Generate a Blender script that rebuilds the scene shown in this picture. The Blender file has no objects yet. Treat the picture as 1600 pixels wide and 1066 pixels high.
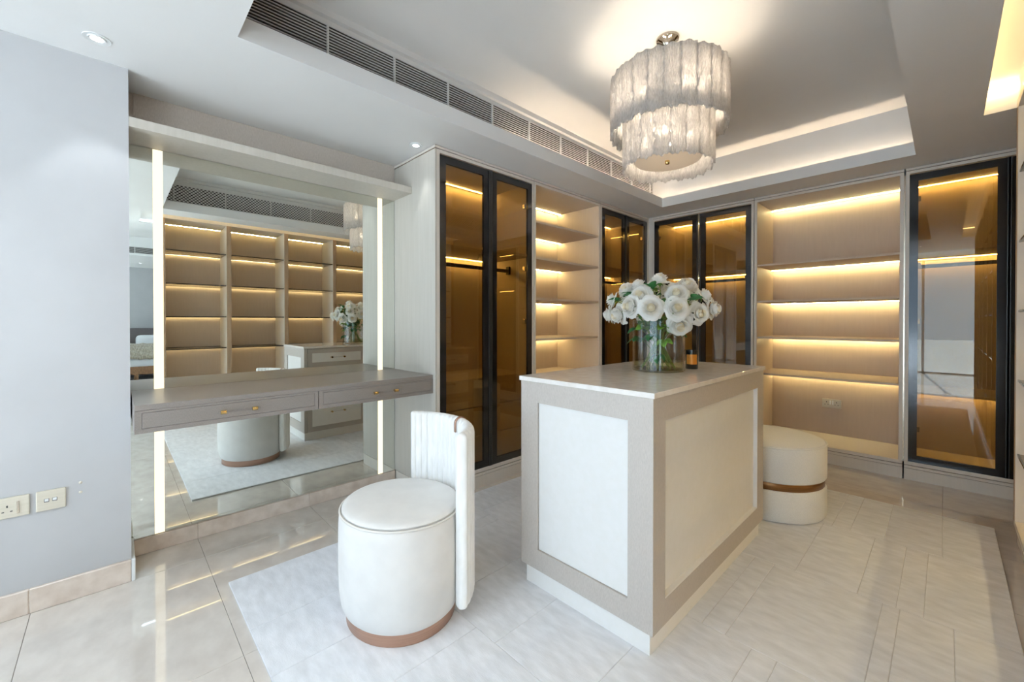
import bpy, bmesh, math, random
from mathutils import Vector, Matrix
random.seed(7)
S = bpy.context.scene
COL = S.collection
PI = math.pi

# ------------------------------------------------------------------ camera, world, sun, exposure
cam = bpy.data.cameras.new('camera')
cam.sensor_width = 36.0
cam.lens = 36.0 * 650.9 / 1600.0
cam.shift_y = -25.8 / 1600.0
cam.clip_start = 0.05
cam_o = bpy.data.objects.new('camera', cam)
cam_o.location = (0, 0, 1.25)
cam_o.rotation_euler = (PI / 2 - 0.0073218, 0, 0.806427)
COL.objects.link(cam_o)
S.camera = cam_o

S.view_settings.view_transform = 'Standard'
S.view_settings.look = 'None'
S.view_settings.gamma = 1.0
S.view_settings.use_curve_mapping = False
S.view_settings.exposure = -0.38

WORLD_STRENGTH = 5.8
SUN_STRENGTH = 134.0
LED = 33.0            # cabinet strips
COVE = 20.0           # ceiling cove strips
w = bpy.data.worlds.new('sky')
S.world = w
w.use_nodes = True
bg = w.node_tree.nodes['Background']
bg.inputs[0].default_value = (0.58, 0.78, 1.0, 1)
bg.inputs[1].default_value = WORLD_STRENGTH

sun = bpy.data.lights.new('sun', 'SUN')
sun.energy = SUN_STRENGTH
sun.angle = 0.02
sun.color = (0.72, 0.85, 1.0)
sun_o = bpy.data.objects.new('sun', sun)
sun_o.rotation_euler = (math.radians(57), 0, math.radians(-6))   # high sun from beyond the window wall
COL.objects.link(sun_o)

portal = bpy.data.lights.new('window_portal', 'AREA')
portal.shape = 'RECTANGLE'
portal.size = 4.0
portal.size_y = 2.72
portal.cycles.is_portal = True
portal_o = bpy.data.objects.new('window_portal', portal)
portal_o.location = (-0.4, -5.16, 1.39)
portal_o.rotation_euler = (PI / 2, 0, 0)       # shines towards +y
COL.objects.link(portal_o)

cy = S.cycles
cy.max_bounces = 14
cy.diffuse_bounces = 6
cy.glossy_bounces = 6
cy.transmission_bounces = 8
cy.transparent_max_bounces = 24
cy.sample_clamp_indirect = 5.0
cy.blur_glossy = 0.8
cy.use_light_tree = True
cy.caustics_refractive = False
cy.use_denoising = True


# ------------------------------------------------------------------ materials
def lin(r, g, b):
    f = lambda c: ((c / 255 + 0.055) / 1.055) ** 2.4 if c > 10 else c / 255 / 12.92
    return (f(r), f(g), f(b), 1)


def mat(name):
    m = bpy.data.materials.new(name)
    m.use_nodes = True
    nt = m.node_tree
    return m, nt, nt.nodes['Principled BSDF'], nt.nodes['Material Output']


def tex_coord(nt, scale=(1, 1, 1), rnd=False):
    tc = nt.nodes.new('ShaderNodeTexCoord')
    mp = nt.nodes.new('ShaderNodeMapping')
    mp.inputs['Scale'].default_value = scale
    nt.links.new(tc.outputs['Object'], mp.inputs['Vector'])
    if rnd:
        oi = nt.nodes.new('ShaderNodeObjectInfo')
        ml = nt.nodes.new('ShaderNodeMath')
        ml.operation = 'MULTIPLY'
        ml.inputs[1].default_value = 37.0
        nt.links.new(oi.outputs['Random'], ml.inputs[0])
        nt.links.new(ml.outputs[0], mp.inputs['Location'])
    return mp


def noise_mat(name, c1, c2, scale=(20, 20, 20), rough=0.5, detail=3, bump=0.0, dist=0.002, spec=0.5, sheen=0.0,
              coat=0.0, rnd=False, lo=0.35, hi=0.65, nscale=1.0, metal=0.0, bscale=None, ior=1.5):
    m, nt, p, out = mat(name)
    mp = tex_coord(nt, scale, rnd)
    n = nt.nodes.new('ShaderNodeTexNoise')
    n.inputs['Scale'].default_value = nscale
    n.inputs['Detail'].default_value = detail
    nt.links.new(mp.outputs[0], n.inputs['Vector'])
    r = nt.nodes.new('ShaderNodeValToRGB')
    r.color_ramp.elements[0].position = lo
    r.color_ramp.elements[1].position = hi
    r.color_ramp.elements[0].color = c1
    r.color_ramp.elements[1].color = c2
    nt.links.new(n.outputs['Fac'], r.inputs[0])
    nt.links.new(r.outputs[0], p.inputs['Base Color'])
    p.inputs['Roughness'].default_value = rough
    p.inputs['Specular IOR Level'].default_value = spec
    p.inputs['IOR'].default_value = ior
    p.inputs['Sheen Weight'].default_value = sheen
    p.inputs['Coat Weight'].default_value = coat
    p.inputs['Coat Roughness'].default_value = 0.015
    p.inputs['Metallic'].default_value = metal
    if bump:
        nb = n
        if bscale:
            mp2 = tex_coord(nt, bscale, rnd)
            nb = nt.nodes.new('ShaderNodeTexNoise')
            nb.inputs['Scale'].default_value = 1.0
            nb.inputs['Detail'].default_value = 2
            nt.links.new(mp2.outputs[0], nb.inputs['Vector'])
        b = nt.nodes.new('ShaderNodeBump')
        b.inputs['Strength'].default_value = bump
        b.inputs['Distance'].default_value = dist
        nt.links.new(nb.outputs['Fac'], b.inputs['Height'])
        nt.links.new(b.outputs[0], p.inputs['Normal'])
    return m


def plain(name, c, rough=0.5, metal=0.0, spec=0.5, coat=0.0):
    return noise_mat(name, tuple(x * 0.97 for x in c[:3]) + (1,), tuple(min(1, x * 1.03) for x in c[:3]) + (1,), (6, 6, 6),
                     rough, 2, spec=spec, coat=coat, metal=metal)


def emit(name, c, s):
    m, nt, p, out = mat(name)
    nt.nodes.remove(p)
    e = nt.nodes.new('ShaderNodeEmission')
    e.inputs[0].default_value = c
    e.inputs[1].default_value = s
    nt.links.new(e.outputs[0], out.inputs[0])
    return m


def pane_mat(name, tint, ior=1.5, rough=0.0):
    """clear sheet of glass: tinted straight-through light plus a Fresnel reflection on each face"""
    m, nt, p, out = mat(name)
    nt.nodes.remove(p)
    t = nt.nodes.new('ShaderNodeBsdfTransparent')
    t.inputs[0].default_value = tuple(math.sqrt(x) for x in tint) + (1,)
    g = nt.nodes.new('ShaderNodeBsdfGlossy')
    g.inputs['Roughness'].default_value = rough
    f = nt.nodes.new('ShaderNodeFresnel')
    f.inputs['IOR'].default_value = ior
    geo = nt.nodes.new('ShaderNodeNewGeometry')
    mx0 = nt.nodes.new('ShaderNodeMix')       # back faces: keep the outside index so the reflection is not total
    mx0.data_type = 'FLOAT'
    nt.links.new(geo.outputs['Backfacing'], mx0.inputs[0])
    mx0.inputs[2].default_value = ior
    mx0.inputs[3].default_value = 1.0 / ior
    nt.links.new(mx0.outputs[0], f.inputs['IOR'])
    mx = nt.nodes.new('ShaderNodeMixShader')
    nt.links.new(f.outputs[0], mx.inputs[0])
    nt.links.new(t.outputs[0], mx.inputs[1])
    nt.links.new(g.outputs[0], mx.inputs[2])
    nt.links.new(mx.outputs[0], out.inputs[0])
    return m


M = {}
M['wall'] = noise_mat('wall_paint', lin(185, 185, 186), lin(190, 190, 191), (3, 3, 3), 0.65, 4, bump=0.04, dist=0.001, bscale=(180, 180, 180), spec=0.3)
M['ceiling'] = noise_mat('ceiling_paint', lin(240, 240, 239), lin(243, 243, 242), (2, 2, 2), 0.7, 3, spec=0.3)
M['panel'] = noise_mat('greige_lacquer', lin(218, 210, 199), lin(221, 213, 203), (60, 60, 3), 0.42, 3)
M['interior'] = noise_mat('beige_interior', lin(192, 174, 156), lin(195, 177, 159), (60, 60, 6), 0.5, 3)
M['cornice_gap'] = plain('brown_gap', lin(96, 66, 45), 0.6)
M['linen'] = noise_mat('taupe_linen_veneer', lin(174, 166, 158), lin(192, 184, 176), (900, 900, 90), 0.48, 2, bump=0.25, dist=0.0006, lo=0.3, hi=0.7)
M['wallcloth'] = noise_mat('taupe_wallcovering', lin(192, 182, 172), lin(202, 192, 183), (300, 300, 60), 0.6, 2)
M['desk'] = noise_mat('taupe_desk_veneer', lin(116, 109, 104), lin(136, 129, 124), (900, 700, 120), 0.33, 2, bump=0.15, dist=0.0005, lo=0.3, hi=0.7)
M['cream'] = noise_mat('cream_panel', lin(231, 229, 225), lin(233, 231, 228), (30, 30, 30), 0.5, 2)
M['endpanel'] = noise_mat('pale_greige_panel', lin(190, 184, 173), lin(195, 189, 179), (60, 60, 3), 0.45, 3)
M['bookcase_edge'] = noise_mat('brown_bookcase_edge', lin(150, 124, 98), lin(158, 132, 106), (60, 60, 3), 0.45, 3)
M['stone'] = noise_mat('cream_quartz', lin(228, 221, 213), lin(240, 235, 229), (22, 22, 22), 0.03, 12, lo=0.3, hi=0.66, coat=0.15)
M['marble'] = noise_mat('cream_marble', lin(200, 192, 184), lin(214, 207, 199), (9, 14, 9), 0.025, 15, lo=0.3, hi=0.65, rnd=True, coat=0.6)
M['skirting'] = noise_mat('cream_marble_skirting', lin(196, 180, 166), lin(218, 205, 193), (14, 14, 14), 0.22, 9, lo=0.3, hi=0.65)
M['grout'] = plain('grout', lin(150, 136, 122), 0.8)
M['velvet'] = noise_mat('off_white_velvet', lin(214, 211, 207), lin(224, 221, 217), (7, 7, 7), 0.75, 5, sheen=0.35, spec=0.25)
M['velvet_rib'] = noise_mat('white_ribbed_velvet', lin(232, 230, 226), lin(242, 240, 237), (60, 60, 12), 0.75, 4, sheen=0.3, spec=0.25)
M['piping'] = plain('pale_piping', lin(214, 209, 202), 0.7)
M['rosegold'] = noise_mat('brushed_rose_gold', lin(164, 129, 110), lin(178, 142, 122), (4, 4, 300), 0.38, 2, metal=0.6)
M['boucle'] = noise_mat('cream_boucle', lin(226, 225, 221), lin(242, 241, 238), (420, 420, 420), 0.9, 3, bump=0.7, dist=0.004, lo=0.3, hi=0.7, spec=0.2, bscale=(260, 260, 260))
M['bronze'] = noise_mat('dark_bronze', lin(112, 78, 45), lin(136, 98, 60), (4, 4, 200), 0.3, 2, metal=0.8)
M['rug'] = noise_mat('silvery_rug', lin(206, 208, 212), lin(229, 231, 236), (11, 30, 8), 0.85, 12, bump=0.5, dist=0.002, lo=0.25, hi=0.75, sheen=0.25, spec=0.15, bscale=(60, 500, 60), rnd=True)
M['rugbase'] = plain('rug_backing', lin(200, 199, 199), 0.9)
M['black'] = noise_mat('black_door_frame', (0.006, 0.006, 0.007, 1), (0.010, 0.010, 0.011, 1), (20, 20, 20), 0.12, 2)
M['blackmatt'] = plain('black_rail', (0.012, 0.012, 0.012, 1), 0.35)
M['metal'] = plain('champagne_metal', lin(190, 176, 158), 0.25, 0.9)
M['brass'] = plain('polished_brass', lin(214, 182, 118), 0.16, 1.0)
M['nickel'] = plain('polished_nickel', lin(222, 212, 196), 0.1, 1.0)
M['plate'] = noise_mat('champagne_plate', lin(208, 201, 184), lin(214, 207, 191), (3, 3, 120), 0.35, 2, metal=0.25)
M['dark'] = plain('dark_hole', (0.02, 0.02, 0.02, 1), 0.6)
M['grille_back'] = plain('grille_duct', lin(58, 54, 50), 0.8)
M['white'] = plain('white_plastic', lin(236, 238, 238), 0.3)
M['amber_glass'] = pane_mat('bronze_tinted_glass', (0.54, 0.39, 0.17), 1.72)
M['smoked_glass'] = pane_mat('smoked_shelf_glass', (0.50, 0.42, 0.33), 1.5)
M['shelf_edge'] = plain('smoked_glass_edge', (0.022, 0.018, 0.015, 1), 0.1)
M['clear'] = pane_mat('clear_glass', (0.95, 0.965, 0.955), 1.5)
M['vase_glass'] = pane_mat('vase_glass', (0.93, 0.955, 0.94), 1.52)
M['water'] = pane_mat('vase_water', (0.80, 0.78, 0.50), 1.33)  # olive tint stands in for the stems reflecting in the water
M['lucite'] = pane_mat('clear_acrylic', (0.90, 0.88, 0.88), 1.45)
M['led'] = emit('warm_led', (1.0, 0.80, 0.37, 1), LED * 3)
M['led_bookcase'] = emit('warm_bookcase_led', (1.0, 0.80, 0.42, 1), LED * 3.2)
M['cove'] = emit('warm_cove_led', (1.0, 0.77, 0.54, 1), COVE * 3)
M['slot'] = emit('warm_slot_led', (1.0, 0.68, 0.30, 1), COVE * 1.7)
M['mirror_led'] = emit('mirror_led_diffuser', (1.0, 0.88, 0.62, 1), 2.0)
M['lens'] = emit('downlight_lens', (1.0, 0.99, 0.97, 1), 12.0)
M['bulb'] = emit('warm_bulb', (1.0, 0.82, 0.62, 1), 125.0)
M['petal'] = noise_mat('white_petal', lin(248, 247, 243), lin(253, 252, 249), (40, 40, 40), 0.55, 3, spec=0.3)
M['petal_in'] = noise_mat('cream_petal', lin(240, 231, 208), lin(246, 240, 224), (40, 40, 40), 0.55, 3, spec=0.3)
M['leaf'] = noise_mat('rose_leaf', lin(38, 92, 58), lin(70, 128, 66), (25, 25, 25), 0.4, 4)
M['leaf_pale'] = noise_mat('young_rose_leaf', lin(86, 132, 48), lin(128, 166, 72), (25, 25, 25), 0.45, 4)
M['stem'] = noise_mat('rose_stem', lin(74, 104, 44), lin(116, 128, 58), (30, 30, 30), 0.5, 3)
M['bed_linen'] = plain('white_bedding', lin(232, 234, 236), 0.8)
M['headboard'] = plain('grey_headboard', lin(112, 106, 106), 0.8)
M['fur'] = noise_mat('taupe_fur', lin(132, 122, 104), lin(184, 174, 152), (14, 60, 14), 0.9, 6, bump=0.8, dist=0.02, sheen=0.4)
M['walnut'] = noise_mat('walnut', lin(104, 74, 48), lin(134, 98, 66), (4, 40, 40), 0.4, 4)
M['terrace'] = noise_mat('terrace_paving', lin(206, 206, 204), lin(218, 218, 216), (2, 2, 2), 0.8, 5)
M['alu'] = plain('window_aluminium', lin(200, 202, 204), 0.4, 0.6)

# mirror: silvered glass with a faint green cast
m, nt, p, out = mat('silvered_mirror')
nt.nodes.remove(p)
g = nt.nodes.new('ShaderNodeBsdfGlossy')
g.inputs['Color'].default_value = (0.87, 0.90, 0.85, 1)
g.inputs['Roughness'].default_value = 0.0
nt.links.new(g.outputs[0], out.inputs[0])
M['mirror'] = m

# rippled cast glass of the chandelier: part clear, part milky, with sharp glints
m, nt, p, out = mat('rippled_cast_glass')
nt.nodes.remove(p)
mp = tex_coord(nt, (240, 240, 45), True)
n = nt.nodes.new('ShaderNodeTexNoise')
n.inputs['Scale'].default_value = 1.0
n.inputs['Detail'].default_value = 4
nt.links.new(mp.outputs[0], n.inputs['Vector'])
b = nt.nodes.new('ShaderNodeBump')
b.inputs['Strength'].default_value = 1.0
b.inputs['Distance'].default_value = 0.012
nt.links.new(n.outputs['Fac'], b.inputs['Height'])
rf = nt.nodes.new('ShaderNodeBsdfRefraction')
rf.inputs['IOR'].default_value = 1.35
rf.inputs['Roughness'].default_value = 0.18
rf.inputs[0].default_value = (0.98, 0.97, 0.96, 1)
nt.links.new(b.outputs[0], rf.inputs['Normal'])
tp = nt.nodes.new('ShaderNodeBsdfTransparent')
tp.inputs[0].default_value = (0.98, 0.97, 0.96, 1)
tr = nt.nodes.new('ShaderNodeMixShader')
tr.inputs[0].default_value = 0.4
nt.links.new(rf.outputs[0], tr.inputs[1])
nt.links.new(tp.outputs[0], tr.inputs[2])
tl = nt.nodes.new('ShaderNodeBsdfTranslucent')
tl.inputs[0].default_value = (0.97, 0.95, 0.93, 1)
df = nt.nodes.new('ShaderNodeBsdfDiffuse')
df.inputs[0].default_value = (0.93, 0.92, 0.91, 1)
gl = nt.nodes.new('ShaderNodeBsdfGlossy')
gl.inputs['Roughness'].default_value = 0.12
gl.inputs[0].default_value = (0.95, 0.95, 0.95, 1)
for q in (tl, df, gl):
    nt.links.new(b.outputs[0], q.inputs['Normal'])
a1 = nt.nodes.new('ShaderNodeMixShader')
a1.inputs[0].default_value = 0.22
nt.links.new(tl.outputs[0], a1.inputs[1])
nt.links.new(df.outputs[0], a1.inputs[2])
a2 = nt.nodes.new('ShaderNodeMixShader')
a2.inputs[0].default_value = 0.12
nt.links.new(a1.outputs[0], a2.inputs[1])
nt.links.new(gl.outputs[0], a2.inputs[2])
rr = nt.nodes.new('ShaderNodeValToRGB')
rr.color_ramp.elements[0].position = 0.35
rr.color_ramp.elements[0].color = (0.04, 0.04, 0.04, 1)
rr.color_ramp.elements[1].position = 0.65
rr.color_ramp.elements[1].color = (0.32, 0.32, 0.32, 1)
nt.links.new(n.outputs['Fac'], rr.inputs[0])
a3 = nt.nodes.new('ShaderNodeMixShader')
nt.links.new(rr.outputs[0], a3.inputs[0])
nt.links.new(a2.outputs[0], a3.inputs[1])
nt.links.new(tr.outputs[0], a3.inputs[2])
nt.links.new(a3.outputs[0], out.inputs[0])
M['castglass'] = m
m, nt, p, out = mat('frosted_diffuser')
p.inputs['Base Color'].default_value = (0.9, 0.86, 0.80, 1)
p.inputs['Roughness'].default_value = 0.5
nt.nodes.remove(p)
tl = nt.nodes.new('ShaderNodeBsdfTranslucent')
tl.inputs[0].default_value = (0.9, 0.84, 0.76, 1)
df = nt.nodes.new('ShaderNodeBsdfDiffuse')
df.inputs[0].default_value = (0.86, 0.83, 0.79, 1)
a1 = nt.nodes.new('ShaderNodeMixShader')
a1.inputs[0].default_value = 0.35
nt.links.new(tl.outputs[0], a1.inputs[1])
nt.links.new(df.outputs[0], a1.inputs[2])
nt.links.new(a1.outputs[0], out.inputs[0])
M['frosted'] = m


for k_ in ('petal', 'petal_in', 'leaf', 'leaf_pale'):        # thin tissue: part of the light goes through
    nt = M[k_].node_tree
    p = nt.nodes['Principled BSDF']
    tl = nt.nodes.new('ShaderNodeBsdfTranslucent')
    src = p.inputs['Base Color'].links[0].from_socket
    nt.links.new(src, tl.inputs[0])
    mx = nt.nodes.new('ShaderNodeMixShader')
    mx.inputs[0].default_value = 0.4
    nt.links.new(p.outputs[0], mx.inputs[1])
    nt.links.new(tl.outputs[0], mx.inputs[2])
    nt.links.new(mx.outputs[0], nt.nodes['Material Output'].inputs[0])


# ------------------------------------------------------------------ builders
WORLD = {}            # world matrices of what has been placed so far


def thing(name, label, cat, loc, group=None):
    o = bpy.data.objects.new(name, None)
    COL.objects.link(o)
    o.empty_display_size = 0.05
    o.location = loc
    o['label'] = label
    o['category'] = cat
    if group:
        o['group'] = group
    WORLD[o.name] = Matrix.Translation(Vector(loc))
    return o


def hang(o, parent, world=None):
    world = world or Matrix.Identity(4)
    COL.objects.link(o)
    if parent is not None:
        o.parent = parent
        o.matrix_parent_inverse = WORLD[parent.name].inverted()
    o.matrix_basis = world
    WORLD[o.name] = world
    return o


def mesh_of(bm, name, material, smooth=False):
    me = bpy.data.meshes.new(name)
    bmesh.ops.recalc_face_normals(bm, faces=bm.faces)
    bm.to_mesh(me)
    bm.free()
    for mm in (material if isinstance(material, (list, tuple)) else [material]):
        me.materials.append(mm)
    if smooth:
        for f in me.polygons:
            f.use_smooth = True
        try:
            me.set_sharp_from_angle(angle=math.radians(40))
        except Exception:
            pass
    return me


def part(name, bm, material, parent=None, smooth=False, label=None):
    o = bpy.data.objects.new(name, mesh_of(bm, name, material, smooth))
    if label:
        o['label'] = label
    return hang(o, parent)


def inst(name, me, parent, world):
    return hang(bpy.data.objects.new(name, me), parent, world)


def struct(name, bm, material, smooth=False):
    o = part(name, bm, material, None, smooth)
    o['kind'] = 'structure'
    return o


def single(name, label, cat, bm, material, smooth=False, group=None):
    o = part(name, bm, material, None, smooth)
    o['label'] = label
    o['category'] = cat
    if group:
        o['group'] = group
    return o


def BM():
    return bmesh.new()


def box(bm, x0, x1, y0, y1, z0, z1, bev=0.0, seg=1):
    x0, x1 = min(x0, x1), max(x0, x1)
    y0, y1 = min(y0, y1), max(y0, y1)
    z0, z1 = min(z0, z1), max(z0, z1)
    t = bmesh.new()
    r = bmesh.ops.create_cube(t, size=1.0)
    for v in r['verts']:
        v.co = Vector((x0 + (v.co.x + .5) * (x1 - x0), y0 + (v.co.y + .5) * (y1 - y0), z0 + (v.co.z + .5) * (z1 - z0)))
    if bev:
        bmesh.ops.bevel(t, geom=list(t.edges), offset=bev, segments=seg, affect='EDGES', profile=0.5)
    me = bpy.data.meshes.new('tmp')
    t.to_mesh(me)
    t.free()
    bm.from_mesh(me)
    bpy.data.meshes.remove(me)
    return bm


def B(*a, **k):
    return box(BM(), *a, **k)


def lathe(bm, prof, seg=32, cx=0, cy=0, ax=1.0, by=1.0, close=True, rot=None):
    """prof: (r, z) from bottom to top; ax, by stretch the circle to an ellipse"""
    rings = []
    new = []
    for r, z in prof:
        if r < 1e-6:
            v = bm.verts.new((cx, cy, z))
            rings.append([v])
            new.append(v)
        else:
            rg = [bm.verts.new((cx + r * ax * math.cos(2 * PI * i / seg), cy + r * by * math.sin(2 * PI * i / seg), z)) for i in range(seg)]
            rings.append(rg)
            new += rg
    for a, b_ in zip(rings, rings[1:]):
        for i in range(seg):
            j = (i + 1) % seg
            if len(a) == 1 and len(b_) == 1:
                continue
            if len(a) == 1:
                bm.faces.new((a[0], b_[j], b_[i]))
            elif len(b_) == 1:
                bm.faces.new((a[i], a[j], b_[0]))
            else:
                bm.faces.new((a[i], a[j], b_[j], b_[i]))
    if close:
        for rg in (rings[0], rings[-1]):
            if len(rg) > 2:
                bm.faces.new(rg)
    return bm


def tube(bm, pts, r, seg=8, r2=None):
    pts = [Vector(p_) for p_ in pts]
    rings = []
    up = Vector((0, 0, 1))
    n_ = len(pts)
    for i, p_ in enumerate(pts):
        d = (pts[min(i + 1, n_ - 1)] - pts[max(i - 1, 0)]).normalized()
        s_ = d.cross(up)
        if s_.length < 1e-3:
            s_ = d.cross(Vector((1, 0, 0)))
        s_.normalize()
        u_ = s_.cross(d).normalized()
        rad = r if r2 is None else r + (r2 - r) * i / (n_ - 1)
        rings.append([bm.verts.new(p_ + (s_ * math.cos(2 * PI * k / seg) + u_ * math.sin(2 * PI * k / seg)) * rad) for k in range(seg)])
    for a, b_ in zip(rings, rings[1:]):
        for k in range(seg):
            j = (k + 1) % seg
            bm.faces.new((a[k], a[j], b_[j], b_[k]))
    bm.faces.new(rings[0])
    bm.faces.new(rings[-1])
    return bm


def disc_along(bm, axis, c, prof, seg=20):
    """lathe around an axis ('x' or 'y'); prof is (r, t) with t measured along the axis from c"""
    t = bmesh.new()
    lathe(t, prof, seg)
    for v in t.verts:
        x, y, z = v.co
        v.co = Vector((c[0] + z, c[1] + x, c[2] + y)) if axis == 'x' else Vector((c[0] + x, c[1] + z, c[2] + y))
    me = bpy.data.meshes.new('tmp')
    t.to_mesh(me)
    t.free()
    bm.from_mesh(me)
    bpy.data.meshes.remove(me)
    return bm


# key planes (metres): the mirror wall is x = -2.985, wardrobe fronts x = -2.415 and y = 4.53
XL, YB, XM, H = -2.415, 4.53, -2.985, 2.46

# ------------------------------------------------------------------ the setting
fl = struct('floor', B(-3.2, 6.8, -5.35, 5.3, -0.12, -0.012), M['grout'])
x_edges = [-3.0, -2.712, -1.812, -0.912, -0.012, 0.74]
y_edges = [-5.2] + [-5.124 + 0.608 * i for i in range(17)] + [5.1]
tile_mesh = {}
for i in range(len(x_edges) - 1):
    for j in range(len(y_edges) - 1):
        a, b_ = x_edges[i] + .0008, x_edges[i + 1] - .0008
        c, d = y_edges[j] + .0008, y_edges[j + 1] - .0008
        if d - c < 0.03:
            continue
        key = (round(b_ - a, 3), round(d - c, 3))
        if key not in tile_mesh:
            hx, hy = (b_ - a) / 2, (d - c) / 2
            tile_mesh[key] = mesh_of(box(BM(), -hx, hx, -hy, hy, -0.012, 0, bev=0.0006), 'tile', M['marble'])
        inst('tile', tile_mesh[key], fl, Matrix.Translation(((a + b_) / 2, (c + d) / 2, 0)))
for i in range(7):
    for j in range(len(y_edges) - 1):
        a, b_ = 0.742 + i * 0.84, 0.742 + (i + 1) * 0.84 - .0016
        c, d = y_edges[j] + .0008, y_edges[j + 1] - .0008
        if d - c < 0.03 or c > 2.1:
            continue
        key = ('bed', round(d - c, 3))
        if key not in tile_mesh:
            hx, hy = (b_ - a) / 2, (d - c) / 2
            tile_mesh[key] = mesh_of(box(BM(), -hx, hx, -hy, hy, -0.012, 0, bev=0.0006), 'tile', M['marble'])
        inst('tile', tile_mesh[key], fl, Matrix.Translation(((a + b_) / 2, (c + d) / 2, 0)))

struct('wall_left', B(-3.12, -2.992, 0.06, 5.25, -0.1, 2.9), M['wallcloth'])
struct('wall_near_left', B(-3.12, -2.72, -5.3, 0.06, -0.1, 2.9), M['wall'])
struct('wall_back', B(-3.12, 0.95, 5.115, 5.25, -0.1, 2.9), M['wall'])
struct('wall_right', B(0.745, 0.86, 0.405, 5.115, -0.1, 2.9), M['wall'])
struct('wall_bedroom_side', B(0.86, 6.75, 2.25, 2.35, -0.1, 2.9), M['wall'])
struct('wall_bedroom_end', B(6.6, 6.75, -5.3, 2.25, -0.1, 2.9), M['wall'])
bm = BM()
WY0, WY1 = -5.3, -5.2
for x0, x1, z0, z1 in ((-2.72, -2.4, -.1, 2.9), (1.6, 3.4, -.1, 2.9), (6.2, 6.6, -.1, 2.9), (-2.4, 1.6, 2.76, 2.9), (3.4, 6.2, 2.5, 2.9)):
    box(bm, x0, x1, WY0, WY1, z0, z1)
struct('wall_window_side', bm, M['wall'])
for k_, (x0, x1, zt_, n_) in enumerate(((-2.4, 1.6, 2.76, 4), (3.4, 6.2, 2.5, 3))):
    win = struct('window_%d' % (k_ + 1), B(x0, x1, -5.28, -5.22, -0.01, 0.03), M['alu'])
    part('window_head', B(x0, x1, -5.28, -5.22, zt_ - .04, zt_), M['alu'], win)
    for k in range(n_ + 1):
        xx = x0 + k * (x1 - x0 - .05) / n_
        part('mullion', B(xx, xx + .05, -5.28, -5.22, 0.03, zt_ - .04), M['alu'], win)
        if k < n_:
            part('pane', B(xx + .05, xx + (x1 - x0 - .05) / n_, -5.254, -5.246, 0.03, zt_ - .04), M['clear'], win)
struct('terrace', B(-14, 16, -32, -5.32, -0.2, -0.02), M['terrace'])

# lower ceiling with the tray, the light slot and the bedroom tray left open
bm = BM()
Z0, Z1 = H, H + 0.02
TX0, TX1, TY0, TY1 = -2.092, -0.16, 0.39, 4.21
for (x0, x1, y0, y1) in ((-3.12, TX0, -1.1, 5.2), (TX0, TX1, -1.1, TY0), (TX0, TX1, TY1, 5.2), (TX1, 0.145, -1.1, 5.2),
                         (0.145, 1.3, -1.1, 0.24), (0.145, 0.95, 3.70, 5.2), (0.86, 1.3, 0.24, 2.3), (1.3, 4.3, 1.7, 2.3), (4.3, 6.7, -5.3, 2.3)):
    box(bm, x0, x1, y0, y1, Z0, Z1)
ceil = struct('ceiling', bm, M['ceiling'])
bm = BM()
box(bm, -2.26, 0.01, 0.27, 4.32, 2.86, 2.9)                     # top of the tray
box(bm, -2.26, -2.244, 0.27, 4.32, Z1, 2.86)                    # its four walls
box(bm, -0.008, 0.01, 0.27, 4.32, Z1, 2.86)
box(bm, -2.244, -0.008, 0.27, 0.286, Z1, 2.86)
box(bm, -2.244, -0.008, 4.296, 4.32, Z1, 2.86)
part('tray_top', bm, M['ceiling'], ceil)
bm = BM()
box(bm, TX0 - 0.018, TX0, TY0 - 0.018, TY1 + 0.018, Z1, 2.556)   # upstands that hide the strips
box(bm, TX1, TX1 + 0.018, TY0 - 0.018, TY1 + 0.018, Z1, 2.556)
box(bm, TX0, TX1, TY0 - 0.018, TY0, Z1, 2.556)
box(bm, TX0, TX1, TY1, TY1 + 0.018, Z1, 2.556)
part('tray_upstand', bm, M['ceiling'], ceil)
struct('trim_1', B(-2.244, -2.216, 0.286, 4.296, 2.825, 2.86), M['ceiling'])
struct('trim_2', B(-0.036, -0.008, 0.286, 4.296, 2.825, 2.86), M['ceiling'])
bm = BM()
box(bm, -0.008 + .02, 0.86, 0.2, 3.74, 2.62, 2.66)               # roof of the slot
box(bm, 0.02, 0.04, 0.2, 3.74, Z1, 2.62)
box(bm, 0.04, 0.95, 0.2, 0.24, Z1, 2.62)
box(bm, 0.04, 0.95, 3.70, 3.74, Z1, 2.62)
box(bm, 0.275, 0.86, 0.24, 3.70, 2.506, 2.62)
part('slot_lining', bm, M['ceiling'], ceil)
bm = BM()
box(bm, 1.3, 4.3, -5.3, 1.7, 2.8, 2.84)
box(bm, -3.12, 1.3, -5.3, -1.06, 2.8, 2.84)
box(bm, -3.12, 1.3, -1.1, -1.06, Z1, 2.8)
box(bm, 1.26, 1.3, -1.1, 1.7, Z1, 2.8)
box(bm, 4.3, 4.34, -5.3, 1.7, Z1, 2.8)
box(bm, 1.26, 4.34, 1.7, 1.74, Z1, 2.84)
part('bedroom_tray', bm, M['ceiling'], ceil)
# cove strips lie on the ledge of the tray, out of sight
part('cove_strip', B(-2.176, -2.164, 2.1, 4.25, Z1 + .001, Z1 + .006), M['cove'], ceil, label='warm LED strip in the ceiling cove')
part('cove_strip', B(-2.1, -0.14, 4.256, 4.268, Z1 + .001, Z1 + .006), M['cove'], ceil)
part('slot_strip', B(0.075, 0.09, 0.30, 3.64, Z1 + .001, Z1 + .006), M['slot'], ceil)
part('slot_strip', B(0.10, 0.268, 3.672, 3.684, 2.575, 2.585), M['slot'], ceil)
part('slot_strip', B(0.10, 0.268, 0.262, 0.274, 2.575, 2.585), M['slot'], ceil)

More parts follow.
